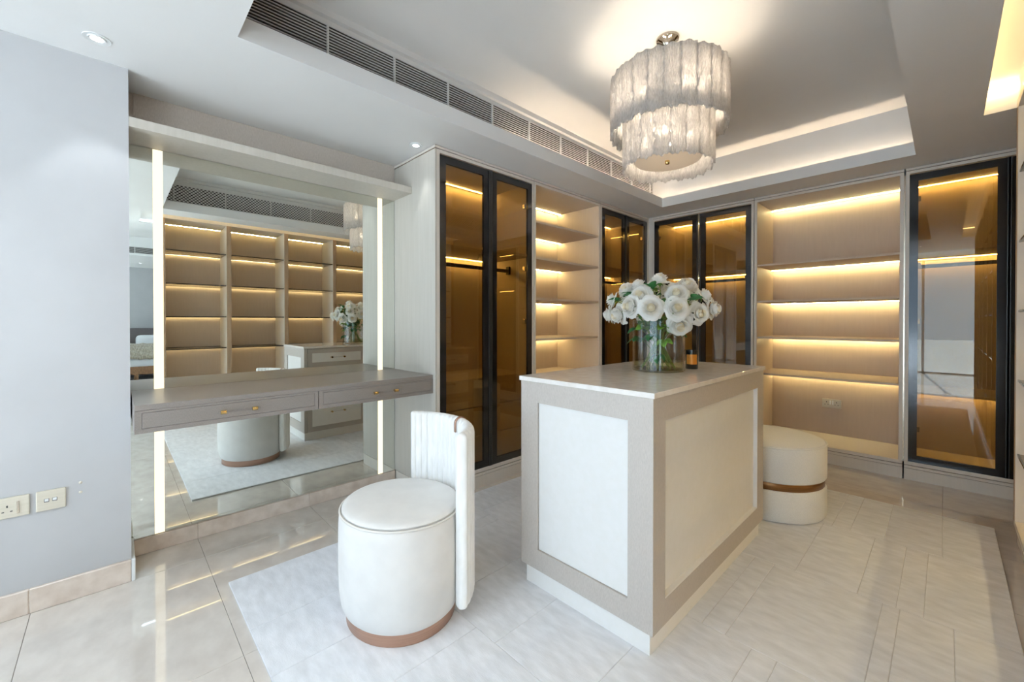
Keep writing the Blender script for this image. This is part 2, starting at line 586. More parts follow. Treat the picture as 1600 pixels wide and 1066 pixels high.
# marble skirting in cut lengths
bb = struct('baseboard_near_left', B(-2.72, -2.703, -0.2636, 0.0595, 0, 0.105, bev=.003), M['skirting'])
part('skirting_length', B(-2.72, -2.703, -0.871, -0.2642, 0, 0.105, bev=.003), M['skirting'], bb)
part('skirting_length', B(-2.72, -2.703, -1.478, -0.8716, 0, 0.105, bev=.003), M['skirting'], bb)
part('skirting_return', B(-2.975, -2.703, 0.0601, 0.074, 0, 0.105, bev=.002), M['white'], bb)  # white colour stands in for the light on this side
bb = struct('baseboard_left', B(-2.992, -2.974, 0.076, 0.3476, 0, 0.086, bev=.002), M['skirting'])
part('skirting_length', B(-2.992, -2.974, 0.3482, 0.9556, 0, 0.086, bev=.002), M['skirting'], bb)
part('skirting_length', B(-2.992, -2.974, 0.9562, 1.588, 0, 0.086, bev=.002), M['skirting'], bb)
struct('baseboard_bedroom', B(6.585, 6.6, -2.2, 2.25, 0, 0.1), M['white'])


# ------------------------------------------------------------------ wardrobes
# a unit is written in (along, depth, height); along-left units run in y, back units run in x
def run(side):
    if side == 'left':
        return lambda a0, a1, d0, d1, z0, z1, **k: B(XL - d1, XL - d0, a0, a1, z0, z1, **k)
    return lambda a0, a1, d0, d1, z0, z1, **k: B(a0, a1, YB + d0, YB + d1, z0, z1, **k)


def frame_box(f, a0, a1, z0, z1, wd, d0, d1, bm=None):
    parts = [f(a0, a0 + wd, d0, d1, z0, z1), f(a1 - wd, a1, d0, d1, z0, z1), f(a0 + wd, a1 - wd, d0, d1, z0, z0 + wd), f(a0 + wd, a1 - wd, d0, d1, z1 - wd, z1)]
    bm = BM()
    for q in parts:
        me = bpy.data.meshes.new('tmp')
        q.to_mesh(me)
        q.free()
        bm.from_mesh(me)
        bpy.data.meshes.remove(me)
    return bm


def unit(side, a0, a1, label, cat, shelves=(), doors=(), rail=None, drawers=None, depth=0.555, group=None, ends=(False, False)):
    f = run(side)
    loc = (XL - .28, (a0 + a1) / 2, 0) if side == 'left' else ((a0 + a1) / 2, YB + .28, 0)
    t = thing('wardrobe' if doors else 'shelf_unit', label, cat, loc, group)
    th = 0.022
    part('side_panel', f(a0, a0 + th, 0, depth, 0.118, 2.432, bev=.001), M['panel'], t)
    part('side_panel', f(a1 - th, a1, 0, depth, 0.118, 2.432, bev=.001), M['panel'], t)
    part('back_panel', f(a0 + th, a1 - th, depth - .012, depth, 0.145, 2.41), M['interior'], t)
    part('top_panel', f(a0 + th, a1 - th, 0, depth - .012, 2.41, 2.432), M['panel'], t)
    part('bottom_panel', f(a0 + th, a1 - th, 0, depth - .012, 0.118, 0.145), M['panel'], t)
    # lining of the inside, a shade warmer than the front edges
    part('lining', f(a0 + th, a0 + th + .003, .004, depth - .012, 0.145, 2.41), M['interior'], t)
    part('lining', f(a1 - th - .003, a1 - th, .004, depth - .012, 0.145, 2.41), M['interior'], t)
    part('cornice', f(a0, a1, 0, .03, 2.438, 2.455), M['panel'], t)
    part('shadow_gap', f(a0, a1, .012, .03, 2.432, 2.459), M['cornice_gap'], t, label='dark brown recessed line under the cornice')
    part('plinth', f(a0, a1, .004, .05, 0.0, 0.088), M['panel'], t)
    part('plinth_rail', f(a0, a1, 0, .05, 0.092, 0.112, bev=.001), M['panel'], t)
    part('shadow_gap', f(a0, a1, .012, .05, 0.088, 0.118), M['cornice_gap'], t)
    L0, L1 = a0 + th + .003, a1 - th - .003
    part('led_strip', f(L0, L1, depth - .058, depth - .051, 2.4055, 2.4098), M['led'], t, label='warm glowing LED strip')
    for z in shelves:
        if z < 0.7 and drawers:
            continue
        sh = part('shelf', f(L0, L1, .012, depth - .012, z - .018, z, bev=.0008), M['interior'], t)
        part('led_strip', f(L0, L1, depth - .058, depth - .051, z - .0225, z - .0182), M['led'], sh, label='warm glowing LED strip')
    if rail:
        d = .28
        o = part('hanging_rail', f(L0 + .02, L1 - .02, d - .008, d + .008, rail - .015, rail + .015, bev=.003), M['blackmatt'], t, label='black hanging rail')
        for aa in (L0, L1 - .02):
            part('rail_bracket', f(aa, aa + .02, d - .02, d + .02, rail - .03, rail + .04, bev=.002), M['blackmatt'], o)
    if drawers:
        part('drawer_top', f(L0, L1, .05, depth - .012, drawers[0], drawers[0] + .018), M['interior'], t)
        for zt, zb in zip(drawers, drawers[1:]):
            dr = part('drawer', f(L0 + .002, L1 - .002, .08, .10, zb + .004, zt - .002, bev=.0012), M['interior'], t)
            part('drawer_box', f(L0 + .012, L1 - .012, .10, depth - .02, zb + .01, zt - .02), M['interior'], dr)
            am = (L0 + L1) / 2
            zm = (zb + zt) / 2
            bm_ = BM()
            c_ = (XL - .08, am, zm) if side == 'left' else (am, YB + .08, zm)
            pr = [(0.006, 0.0), (0.006, 0.012), (0.014, 0.016), (0.014, 0.026), (0.0, 0.027)]
            if side == 'left':
                disc_along(bm_, 'x', c_, pr)
            else:
                disc_along(bm_, 'y', c_, [(r_, -t_) for r_, t_ in pr])
            part('knob', bm_, M['brass'], dr, True, label='small brass knob')
    for (b0, b1, hinge) in doors:
        dz0, dz1 = 0.146, 2.400
        d = part('door', frame_box(f, b0, b1, dz0, dz1, .05, 0.0, .02), M['black'], t, label='door with a black frame around bronze glass')
        part('pane', f(b0 + .05, b1 - .05, .004, .010, dz0 + .05, dz1 - .05), M['amber_glass'], d, label='bronze tinted glass pane')
        hb = b1 if hinge == 'a0' else b0
        s_ = 1 if hinge == 'a0' else -1
        part('handle_profile', f(hb, hb + s_ * .0145, -.006, .016, dz0, dz1), M['blackmatt'], d, label='black vertical edge pull')
        hh = b0 + .052 if hinge == 'a0' else b1 - .052
        for z in (0.4, 1.25, 1.69, 2.21):
            part('hinge', f(hh - .012, hh + .012, .022, .05, z - .02, z + .02, bev=.003), M['metal'], d, label='small metal hinge')
    return t


SH = (2.112, 1.802, 1.452, 1.102, 0.752)
unit('left', 1.606, 2.572, 'tall wardrobe beside the vanity mirror with two bronze glass doors and drawers inside', 'wardrobe',
     shelves=(1.81,), rail=1.695, doors=((1.629, 2.070, 'a0'), (2.104, 2.547, 'a1')), drawers=(0.80, 0.59, 0.365, 0.147))
unit('left', 2.577, 3.552, 'open lit shelf unit between the two glass door wardrobes beside the vanity', 'shelves', shelves=SH)
unit('left', 3.557, 4.517, 'narrow looking glass door wardrobe in the corner, next to the open lit shelves', 'wardrobe',
     shelves=(1.81,), rail=1.695, doors=((3.579, 4.017, 'a0'), (4.050, 4.489, 'a1')))
unit('back', -2.366, -1.310, 'bronze glass two door wardrobe on the back wall behind the bouquet', 'wardrobe',
     shelves=(1.785,), rail=1.695, doors=((-2.345, -1.858, 'a0'), (-1.818, -1.331, 'a1')))
un = unit('back', -1.304, -0.238, 'wide open lit shelf unit on the back wall above the round ottoman', 'shelves', shelves=SH[1:])
unit('back', -0.228, 0.738, 'glass door wardrobe on the back wall next to the bookcase end panel', 'wardrobe',
     shelves=(1.80, 0.70), rail=1.70, doors=((-0.206, 0.296, 'a0'), (0.306, 0.716, 'a1')))
part('metal_edge', B(-0.2375, -0.2285, YB - .004, YB + .03, .146, 2.40), M['metal'], un, label='slim champagne metal edge')
single('corner_post', 'narrow greige filler post in the inside corner between the two wardrobe runs', 'post',
       box(box(BM(), XL, XL + .047, YB, YB + .03, 0.0, 2.455), XL - .03, XL, 4.519, YB + .03, 0.0, 2.455), M['panel'])
# end panel that closes the wardrobe run beside the mirror
t = thing('end_panel', 'tall cream end panel of the wardrobe run, at the desk end by the mirror', 'panel', (-2.70, 1.598, 0))
part('panel', B(-2.984, XL, 1.590, 1.605, 0.09, 2.432, bev=.001), M['endpanel'], t)
part('cornice', B(-2.984, XL, 1.588, 1.605, 2.438, 2.455), M['panel'], t)
part('shadow_gap', B(-2.984, XL - .004, 1.594, 1.605, 2.43, 2.459), M['cornice_gap'], t)
part('plinth', B(-2.972, XL, 1.592, 1.605, 0.0, 0.086), M['panel'], t)

# ------------------------------------------------------------------ vanity: mirror, top shelf, desk
t = thing('vanity_mirror', 'large wall mirror with two glowing vertical light strips above and below the vanity desk', 'mirror', (XM, .83, .09))
part('mirror_glass', B(-2.991, XM, 0.065, 1.589, 0.088, 2.186), M['mirror'], t)
for y0, y1 in ((0.161, 0.203), (1.452, 1.488)):
    part('light_strip', B(XM - .002, XM + .0025, y0, y1, 0.09, 2.185), M['mirror_led'], t, label='bright vertical light strip')
single('canopy_shelf', 'pale boxed shelf across the top of the vanity mirror', 'shelf', B(-2.991, -2.718, 0.061, 1.589, 2.188, 2.235, bev=.001), M['endpanel'])
t = thing('wall_panel', 'plain taupe panel on the wall above the canopy shelf', 'panel', (-2.99, .83, 2.24))
part('panel', B(-2.992, -2.984, 0.085, 1.588, 2.236, 2.459), M['wallcloth'], t)

t = thing('vanity_desk', 'wide floating taupe vanity desk with two drawers fixed in front of the mirror', 'desk', (-2.7, .83, .757))
DX = -2.44
part('desk_top', B(-2.983, DX, 0.066, 1.588, 0.858, 0.882, bev=.0015), M['desk'], t)
part('desk_body', B(-2.983, DX + -.02, 0.066, 1.588, 0.757, 0.857), M['desk'], t)
for y0, y1, k0, k1 in ((0.066, 0.831, 0.385, 0.517), (0.8345, 1.588, 1.162, 1.297)):
    g0, g1 = y0 + .024, y1 - .018
    bm = BM()       # front with a fine routed line that sets off the inner field
    for q_ in ((y0, g0, .757, .8575), (g1, y1, .757, .8575), (g0, g1, .757, .7775), (g0, g1, .8475, .8575)):
        box(bm, DX - .02, DX, *q_)
    box(bm, DX - .02, DX, g0 + .0013, g1 - .0013, .7788, .8462)
    dr = part('drawer', bm, M['desk'], t)
    hz = 0.812
    bar = tube(BM(), [(DX + .028, k0 - .022, hz), (DX + .028, k1 + .022, hz)], 0.0055, 12)
    hb = part('handle_bar', bar, M['lucite'], dr, True, label='clear acrylic pull bar')
    for kk in (k0, k1):
        bm = BM()
        disc_along(bm, 'x', (DX, kk, hz), [(.0055, 0), (.0055, .022), (.003, .024)])
        tube(bm, [(DX + .028, kk - .0115, hz), (DX + .028, kk + .0115, hz)], .0092, 16)
        part('knob', bm, M['brass'], dr, True, label='small brass knob')


# ------------------------------------------------------------------ sockets on the walls
def pins(bm, x, y, z, s=1):
    box(bm, x, x + .0012, y - .0022, y + .0022, z + .007, z + .016)
    box(bm, x, x + .0012, y - .015, y - .008, z - .012, z - .0085)
    box(bm, x, x + .0012, y + .008, y + .015, z - .012, z - .0085)


t = thing('power_socket', 'champagne power socket with pin holes and a slim switch on the near wall', 'socket', (-2.72, -.33, .468))
part('plate', B(-2.72, -2.711, -0.407, -0.260, 0.425, 0.512, bev=.003, seg=2), M['plate'], t)
bm = BM()
pins(bm, -2.7115, -0.322, 0.464)
part('pin_holes', bm, M['dark'], t)
part('rocker', B(-2.7115, -2.708, -0.2965, -0.2885, 0.440, 0.492, bev=.001), M['nickel'], t)
t = thing('data_socket', 'champagne data socket plate with two small ports near the skirting', 'socket', (-2.72, -.2, .468))
part('plate', B(-2.72, -2.711, -0.243, -0.154, 0.425, 0.512, bev=.003, seg=2), M['plate'], t)
for yy in (-0.2115, -0.1875):
    pf = part('port', B(-2.7115, -2.7096, yy - .0075, yy + .0075, 0.462, 0.477, bev=.0006), M['dark'], t)
    part('shutter', B(-2.7096, -2.7090, yy - .006, yy + .006, 0.465, 0.4765), M['white'], pf)
for zz, nm in ((0.518, 'small white screw cap on the near wall, the upper of two'), (0.475, 'small white screw cap on the near wall, the lower of two')):
    bm = BM()
    disc_along(bm, 'x', (-2.72, -0.109, zz), [(.006, 0), (.006, .002), (.004, .004), (0, .0045)], 14)
    single('screw_cap', nm, 'screw cap', bm, M['plate'], True)
t = thing('wall_socket', 'champagne double socket on the back of the wide lit shelf unit above the ottoman', 'socket', (-.772, 5.07, .447))
part('plate', B(-0.848, -0.698, 5.064, 5.0735, 0.405, 0.490, bev=.003, seg=2), M['plate'], t)
for xx in (-0.812, -0.734):
    bm = BM()
    box(bm, xx - .003, xx + .003, 5.0628, 5.0645, .456, .466)
    box(bm, xx - .016, xx - .008, 5.0628, 5.0645, .434, .4385)
    box(bm, xx + .008, xx + .016, 5.0628, 5.0645, .434, .4385)
    part('pin_holes', bm, M['dark'], t)
for xx in (-0.783, -0.763):
    part('rocker', B(xx - .005, xx + .005, 5.0615, 5.0645, .438, .476, bev=.001), M['white'], t)

# ------------------------------------------------------------------ island
t = thing('island', 'taupe island cabinet with cream inset panels standing in the middle of the rug', 'cabinet', (-1.075, 2.07, .012))
IX0, IX1, IY0, IY1 = -1.412, -0.735, 1.416, 2.730
part('carcass', B(IX0 + .014, IX1 - .026, IY0 + .014, IY1 - .014, .097, .968), M['linen'], t)
part('plinth', B(-1.386, -0.752, 1.426, 2.712, .0125, .097, bev=.001), M['cream'], t, label='cream recessed plinth')
bm = BM()
for a in ((IX0, -1.306, .097, .969), (-0.839, IX1, .097, .969), (-1.306, -0.839, .097, .190), (-1.306, -0.839, .873, .969)):
    box(bm, a[0], a[1], IY0, IY0 + .014, a[2], a[3])
part('end_frame', bm, M['linen'], t)
part('end_panel', B(-1.304, -0.841, IY0 + .008, IY0 + .014, .192, .871), M['cream'], t, label='flat cream inset panel')
bm = BM()
for a in ((IY0 + .014, 1.512, .097, .969), (2.628, IY1, .097, .969), (1.512, 2.628, .097, .193), (1.512, 2.628, .875, .969)):
    box(bm, IX1 - .026, IX1, a[0], a[1], a[2], a[3])
part('side_frame', bm, M['linen'], t)
part('side_panel', B(IX1 - .026, IX1 - .020, 1.514, 2.626, .195, .873), M['cream'], t, label='flat cream inset panel')
bm = BM()       # slim cream bead round the side panel
for a in ((1.512, 1.514, .193, .875), (2.622, 2.628, .193, .875), (1.514, 2.622, .193, .1985)):
    box(bm, IX1 - .022, IX1 - .001, a[0], a[1], a[2], a[3])
part('bead', bm, M['cream'], t)
part('rear_panel', B(IX0 + .014, IX1 - .014, IY1 - .014, IY1, .097, .969), M['linen'], t)
bm = BM()
for a in ((IY0 + .014, IY0 + .032, .097, .969), (IY1 - .018, IY1, .097, .969), (2.064, 2.080, .097, .969)):
    box(bm, IX0, IX0 + .014, a[0], a[1], a[2], a[3])
part('drawer_rail', bm, M['linen'], t)
for zb, zt in ((.105, .470), (.476, .770), (.776, .962)):
    for y0, y1 in ((1.450, 2.062), (2.082, 2.710)):
        bm = frame_box(lambda a0, a1, d0, d1, z0, z1: B(IX0 + d0, IX0 + d1, a0, a1, z0, z1), y0, y1, zb, zt, .045, 0.0, .014)
        dr = part('drawer', bm, M['linen'], t)
        part('drawer_panel', B(IX0 + .006, IX0 + .013, y0 + .045, y1 - .045, zb + .045, zt - .045), M['cream'], dr)
        zm, ym = (zb + zt) / 2, (y0 + y1) / 2
        part('handle_bar', tube(BM(), [(IX0 - .022, ym - .085, zm), (IX0 - .022, ym + .085, zm)], .005, 10), M['lucite'], dr, True)
        for s_ in (-.066, .066):
            bm = BM()
            disc_along(bm, 'x', (IX0 + .006, ym + s_, zm), [(.005, 0), (.005, -.024), (.010, -.024), (.010, -.038), (0, -.039)])
            part('knob', bm, M['brass'], dr, True)
part('worktop', B(-1.419, -0.727, 1.408, 2.738, .969, .990, bev=.002, seg=2), M['stone'], t, label='polished cream stone top')

# ------------------------------------------------------------------ rug with carved courses
t = thing('rug', 'large silvery beige rug with carved tile like lines under the island and chair', 'rug', (-1.07, 2.1, 0))
part('backing', B(-2.352, 0.204, 0.392, 3.803, 0.0005, 0.0098), M['rugbase'], t)
ys = [0.390, 1.057, 1.741, 2.437, 3.139, 3.805]
xc = [[-1.93, -1.62, -1.31, -0.93, -0.66, -0.3, -0.21], [-2.02, -1.93, -1.54, -1.197, -0.82, -0.504, -0.42, -0.05],
      [-2.1, -1.74, -1.66, -1.25, -0.95, -0.69, -0.60, -0.188, -0.132, 0.027], [-1.98, -1.62, -1.22, -1.14, -0.8, -0.515, -0.275, -0.145, -0.06],
      [-2.08, -1.72, -1.35, -1.27, -0.85, -0.475, -0.39, -0.24, -0.01]]
rm = {}
for j in range(5):
    xs = [-2.354] + xc[j] + [0.206]
    for a, b_ in zip(xs, xs[1:]):
        hx, hy = (b_ - a) / 2 - .0008, (ys[j + 1] - ys[j]) / 2 - .001
        key = (round(hx, 3), round(hy, 3))
        if key not in rm:
            rm[key] = mesh_of(box(BM(), -hx, hx, -hy, hy, 0.006, 0.012, bev=.002, seg=2), 'pile_block', M['rug'], False)
        inst('pile_block', rm[key], t, Matrix.Translation(((a + b_) / 2, (ys[j] + ys[j + 1]) / 2, 0)))

# ------------------------------------------------------------------ vanity chair
CX, CY, RZ = -1.63, 0.90, 0.012
t = thing('vanity_chair', 'off white velvet drum chair with a ribbed wraparound back and rose gold base', 'chair', (CX, CY, RZ))
A0, B0 = 1.0, 0.925
part('base_ring', lathe(BM(), [(.238, RZ + .0005), (.240, RZ + .003), (.240, .066)], 64, CX, CY, A0, B0), M['rosegold'], t, True, label='brushed rose gold base ring')
part('seat_drum', lathe(BM(), [(.244, .062), (.252, .070), (.262, .095), (.269, .14), (.272, .22), (.2725, .33), (.271, .42), (.268, .455), (.263, .462), (.20, .463)], 72, CX, CY, A0, B0), M['velvet'], t, True)
ring = [(CX + .2655 * A0 * math.cos(2 * PI * i / 72), CY + .2655 * B0 * math.sin(2 * PI * i / 72), .464) for i in range(73)]
part('piping', tube(BM(), ring, .0048, 8), M['piping'], t, True)
part('cushion', lathe(BM(), [(.250, .458), (.2575, .466), (.258, .473), (.252, .480), (.235, .485), (.18, .490), (.10, .4925), (0, .493)], 72, CX, CY, A0, B0), M['velvet'], t, True)
# backrest: ribbed shell wrapped round the drum from 20 to 141 degrees
bm = BM()
n_a = 336
th0, th1 = math.radians(21), math.radians(140)
NR = 19
zb, zt = 0.085, 0.800
rows = []
for i in range(n_a + 1):
    u = i / n_a
    th = th0 + (th1 - th0) * u
    rib = abs(math.sin(u * NR * PI))
    rib = math.sqrt(rib)
    endr = min(u, 1 - u) * (th1 - th0) * .29
    k = min(1.0, endr / .017)
    k = math.sqrt(max(0.0, 1 - (1 - k) ** 2))         # rounded vertical ends
    mid, half = .303, .027 * (0.35 + .65 * k)
    ro = mid + half + .012 * rib * k - .012
    ri = mid - half - .009 * rib * k + .009
    drop = .012 * (1 - k)
    loop = []
    steps = 8
    hh = half
    for s_ in range(steps + 1):                       # bottom half round
        aa = -PI * s_ / steps
        loop.append((mid + (ri - mid) * math.cos(aa) if math.cos(aa) > 0 else mid - (ro - mid) * math.cos(aa), zb + hh * .8 + math.sin(aa) * hh * .8 + drop))
    for zz in (.18, .3, .42, .54, .66):
        loop.append((ro, zz))
    for s_ in range(steps + 1):                       # top half round
        aa = PI * s_ / steps
        loop.append((mid + (ro - mid) * math.cos(aa) if math.cos(aa) > 0 else mid - (ri - mid) * math.cos(aa), zt - hh + math.sin(aa) * hh - drop))
    for zz in (.66, .54, .42, .3, .18):
        loop.append((ri, zz))
    rows.append([bm.verts.new((CX + r_ * A0 * math.cos(th), CY + r_ * B0 * math.sin(th), z_)) for r_, z_ in loop])
for a, b_ in zip(rows, rows[1:]):
    L_ = len(a)
    for k in range(L_):
        bm.faces.new((a[k], a[(k + 1) % L_], b_[(k + 1) % L_], b_[k]))
bm.faces.new(rows[0])
bm.faces.new(rows[-1])
part('backrest', bm, M['velvet_rib'], t, True, label='ribbed white wraparound back')
bm = BM()
pr_ = []
for s_ in range(13):
    aa = PI * s_ / 12
    pr_.append((.303 + .0335 * math.cos(aa), zt - .027 + .0305 * math.sin(aa)))
pr_ = [(.3365, .74)] + pr_ + [(.2695, .735)]
for aa in (math.radians(77.7), math.radians(80.8)):
    for r_, z_ in pr_:
        bm.verts.new((CX + r_ * math.cos(aa), CY + r_ * B0 * math.sin(aa), z_))
bm.verts.ensure_lookup_table()
q = len(pr_)
for k in range(q - 1):
    bm.faces.new((bm.verts[k], bm.verts[k + 1], bm.verts[q + k + 1], bm.verts[q + k]))
o = part('back_clip', bm, M['rosegold'], t, True, label='rose gold strap over the top of the back')
o.modifiers.new('solid', 'SOLIDIFY').thickness = .003

# ------------------------------------------------------------------ ottoman
OX, OY, OR = -.825, 3.215, .312
t = thing('ottoman', 'round cream boucle ottoman with a dark bronze band behind the island', 'ottoman', (OX, OY, RZ))
z0 = RZ + .0005
part('lower_drum', lathe(BM(), [(OR - .022, z0), (OR - .008, z0 + .006), (OR, z0 + .025), (OR, .196), (OR - .006, .206), (OR - .02, .211)], 64, OX, OY), M['boucle'], t, True)
part('band', lathe(BM(), [(OR - .012, .209), (OR - .010, .212), (OR - .010, .250), (OR - .012, .253)], 64, OX, OY), M['bronze'], t, True, label='dark bronze metal band')
part('upper_drum', lathe(BM(), [(OR - .02, .251), (OR - .006, .256), (OR, .266), (OR, .462), (OR - .004, .470)], 64, OX, OY), M['boucle'], t, True)
ring = [(OX + (OR - .003) * math.cos(2 * PI * i / 64), OY + (OR - .003) * math.sin(2 * PI * i / 64), .471) for i in range(65)]
part('piping', tube(BM(), ring, .0045, 8), M['boucle'], t, True)
part('cushion', lathe(BM(), [(OR - .006, .468), (OR - .012, .479), (OR - .05, .490), (OR * .6, .500), (OR * .3, .505), (0, .506)], 64, OX, OY), M['boucle'], t, True)

# ------------------------------------------------------------------ chandelier
KX, KY = -1.106, 2.287
t = thing('chandelier', 'two tier drum chandelier of rippled glass strips hanging from the tray ceiling', 'chandelier', (KX, KY, 2.86))
part('canopy', lathe(BM(), [(.016, 2.772), (.018, 2.79), (.026, 2.815), (.044, 2.838), (.060, 2.848), (.062, 2.8585)], 40, KX, KY), M['nickel'], t, True, label='flared polished metal canopy')
part('stem', lathe(BM(), [(.011, 2.20), (.011, 2.775)], 16, KX, KY), M['nickel'], t, True)
for rr_, zz, nm in ((.298, 2.618, 'upper'), (.228, 2.425, 'lower')):
    bm = BM()
    tube(bm, [(KX + rr_ * math.cos(2 * PI * i / 48), KY + rr_ * math.sin(2 * PI * i / 48), zz) for i in range(49)], .004, 6)
    for k in range(4):
        a = k * PI / 2 + .4
        tube(bm, [(KX, KY, zz), (KX + rr_ * math.cos(a), KY + rr_ * math.sin(a), zz)], .004, 6)
    part('frame_ring', bm, M['nickel'], t, True)


def glass_strip(wd, ht, seed):
    rnd = random.Random(seed)
    bm = BM()
    nx, nz = 14, 34
    ph = [rnd.uniform(0, 6.28) for _ in range(8)]
    grid = {}
    for side in (0, 1):
        for i in range(nx + 1):
            for j in range(nz + 1):
                u, v = i / nx, j / nz
                x = (u - .5) * wd
                z = -ht * v
                x += .0035 * math.sin(9 * v * ht / .1 + ph[0]) * (abs(u - .5) * 2) ** 4 + .002 * math.sin(31 * v + ph[6])
                if j == nz:
                    z -= .006 * math.sin(u * 7 + ph[1]) + .005 * math.sin(u * 19 + ph[2]) - .008 * abs(2 * u - 1) ** 3
                if j == 0:
                    z += .004 * math.sin(u * 11 + ph[3])
                y = .0008 * math.sin(u * 25 + ph[4] + .8 * math.sin(v * 9 + ph[5])) + .0007 * math.sin(u * 48 + v * 14 + ph[7]) + .0008 * rnd.uniform(-1, 1)
                y += .010 * (1 - (2 * u - 1) ** 2)
                grid[side, i, j] = bm.verts.new((x, y + (.0045 if side else -.0045), z))
    for side in (0, 1):
        for i in range(nx):
            for j in range(nz):
                bm.faces.new((grid[side, i, j], grid[side, i + 1, j], grid[side, i + 1, j + 1], grid[side, i, j + 1]))
    for i in range(nx):
        for j in (0, nz):
            bm.faces.new((grid[0, i, j], grid[0, i + 1, j], grid[1, i + 1, j], grid[1, i, j]))
    for j in range(nz):
        for i in (0, nx):
            bm.faces.new((grid[0, i, j], grid[0, i, j + 1], grid[1, i, j + 1], grid[1, i, j]))
    return mesh_of(bm, 'glass_strip', M['castglass'], True)


up_m = [glass_strip(.086, .315, s_) for s_ in range(4)]
lo_m = [glass_strip(.080, .325, 10 + s_) for s_ in range(4)]
for tier, (n_, rr_, zt_, ms) in enumerate(((24, .303, 2.638, up_m), (19, .233, 2.445, lo_m))):
    for k in range(n_):
        a = 2 * PI * k / n_ + tier * .1
        mw = Matrix.Translation((KX + rr_ * math.cos(a), KY + rr_ * math.sin(a), zt_ + random.uniform(-.006, .006))) @ Matrix.Rotation(a - PI / 2 + random.uniform(-.03, .03), 4, 'Z')
        g_ = inst('glass_strip', ms[k % 4], t, mw)
part('diffuser', lathe(BM(), [(.178, 2.168), (.182, 2.172), (.182, 2.178), (.178, 2.181)], 48, KX, KY), M['frosted'], t, True, label='round frosted diffuser disc')
part('finial', lathe(BM(), [(0, 2.146), (.010, 2.147), (.0125, 2.150), (.0125, 2.166), (.006, 2.168)], 20, KX, KY), M['brass'], t, True, label='small brass finial')
bulb_me = mesh_of(lathe(BM(), [(0, -.045), (.010, -.04), (.017, -.025), (.018, -.008), (.010, .012), (.006, .02)], 14), 'bulb', M['bulb'], True)
sock_me = mesh_of(lathe(BM(), [(.008, .018), (.008, .06), (.004, .062)], 12), 'lamp_holder', M['nickel'], True)
for k in range(12):
    a = 2 * PI * k / 12 + .35
    rr_, zz = (.205, 2.505) if k % 3 else (.12, 2.30)
    b_ = inst('bulb', bulb_me, t, Matrix.Translation((KX + rr_ * math.cos(a), KY + rr_ * math.sin(a), zz)))
    inst('lamp_holder', sock_me, b_, Matrix.Translation((KX + rr_ * math.cos(a), KY + rr_ * math.sin(a), zz)))
    part('arm', tube(BM(), [(KX, KY, zz + .062), (KX + rr_ * math.cos(a), KY + rr_ * math.sin(a), zz + .062)], .004, 6), M['nickel'], t, True)


# ------------------------------------------------------------------ air grilles
def grille(name, label, face, x_face, y0, y1, z0, z1, n_slat, divs, cross=None):
    t_ = thing(name, label, 'air grille', (x_face, (y0 + y1) / 2, z0))
    s_ = face
    part('backing', B(x_face + s_ * .0005, x_face + s_ * .002, y0, y1, z0, z1), M['grille_back'], t_)
    pitch = (z1 - z0) / n_slat
    hy = (y1 - y0) / 2
    me = mesh_of(box(BM(), -.003, .003, -hy, hy, -.0016, .0016), 'slat', M['ceiling'])
    for k in range(n_slat + 1):
        inst('slat', me, t_, Matrix.Translation((x_face + s_ * .007, (y0 + y1) / 2, z0 + k * pitch)))
    dm = mesh_of(box(BM(), -.0085, .0085, -.004, .004, -(z1 - z0) / 2, (z1 - z0) / 2), 'divider', M['ceiling'])
    for yy in divs:
        inst('divider', dm, t_, Matrix.Translation((x_face + s_ * .0078, yy, (z0 + z1) / 2)))
    if cross:
        bm_ = BM()
        for k in range(n_slat):
            yy = y0 + (k % 2) * cross / 2
            while yy < y1:
                box(bm_, x_face + s_ * .004, x_face + s_ * .012, yy, yy + cross * .42, z0 + k * pitch + .0018, z0 + (k + 1) * pitch - .0018)
                yy += cross
        o_ = part('perforated_web', bm_, M['ceiling'], t_)
        o_['kind'] = 'stuff'
    return t_


grille('air_grille', 'long slatted air grille in the tray ceiling on the mirror wall side', 1, -2.244, 0.29, 4.285, 2.560, 2.792, 15,
       [0.815 + .378 * k for k in range(-1, 10)])
grille('perforated_grille', 'long perforated air grille in the tray ceiling above the bookcase', -1, -0.008, 0.29, 4.285, 2.560, 2.775, 13,
       [0.50 + .48 * k for k in range(0, 8)], cross=.036)
grille('bedroom_grille', 'air grille on the bedroom tray ceiling seen in the mirror', -1, 4.3, -1.2, 1.5, 2.50, 2.61, 7, [-.6, 0, .3, .6, 1.2])


# ------------------------------------------------------------------ downlights
def downlight(x, y, label, energy, blend=.35, size=62):
    t_ = thing('downlight', label, 'downlight', (x, y, H))
    part('outer_trim', lathe(BM(), [(.030, H - .001), (.045, H - .004), (.046, H - .0005), (.03, H - .0004)], 36, x, y, close=False), M['white'], t_, True)
    part('gimbal_ring', lathe(BM(), [(.022, H - .0045), (.029, H - .0065), (.031, H - .001)], 36, x, y, close=False), M['white'], t_, True)
    part('lens', lathe(BM(), [(0, H - .0035), (.022, H - .0035)], 28, x, y, close=False), M['lens'], t_)
    l_ = bpy.data.lights.new('downlight_beam', 'SPOT')
    l_.energy = energy
    l_.spot_size = math.radians(size)
    l_.spot_blend = blend
    l_.shadow_soft_size = .018
    l_.color = (.88, .95, 1.0)
    hang(bpy.data.objects.new('downlight_beam', l_), t_, Matrix.Translation((x, y, H - .012)))


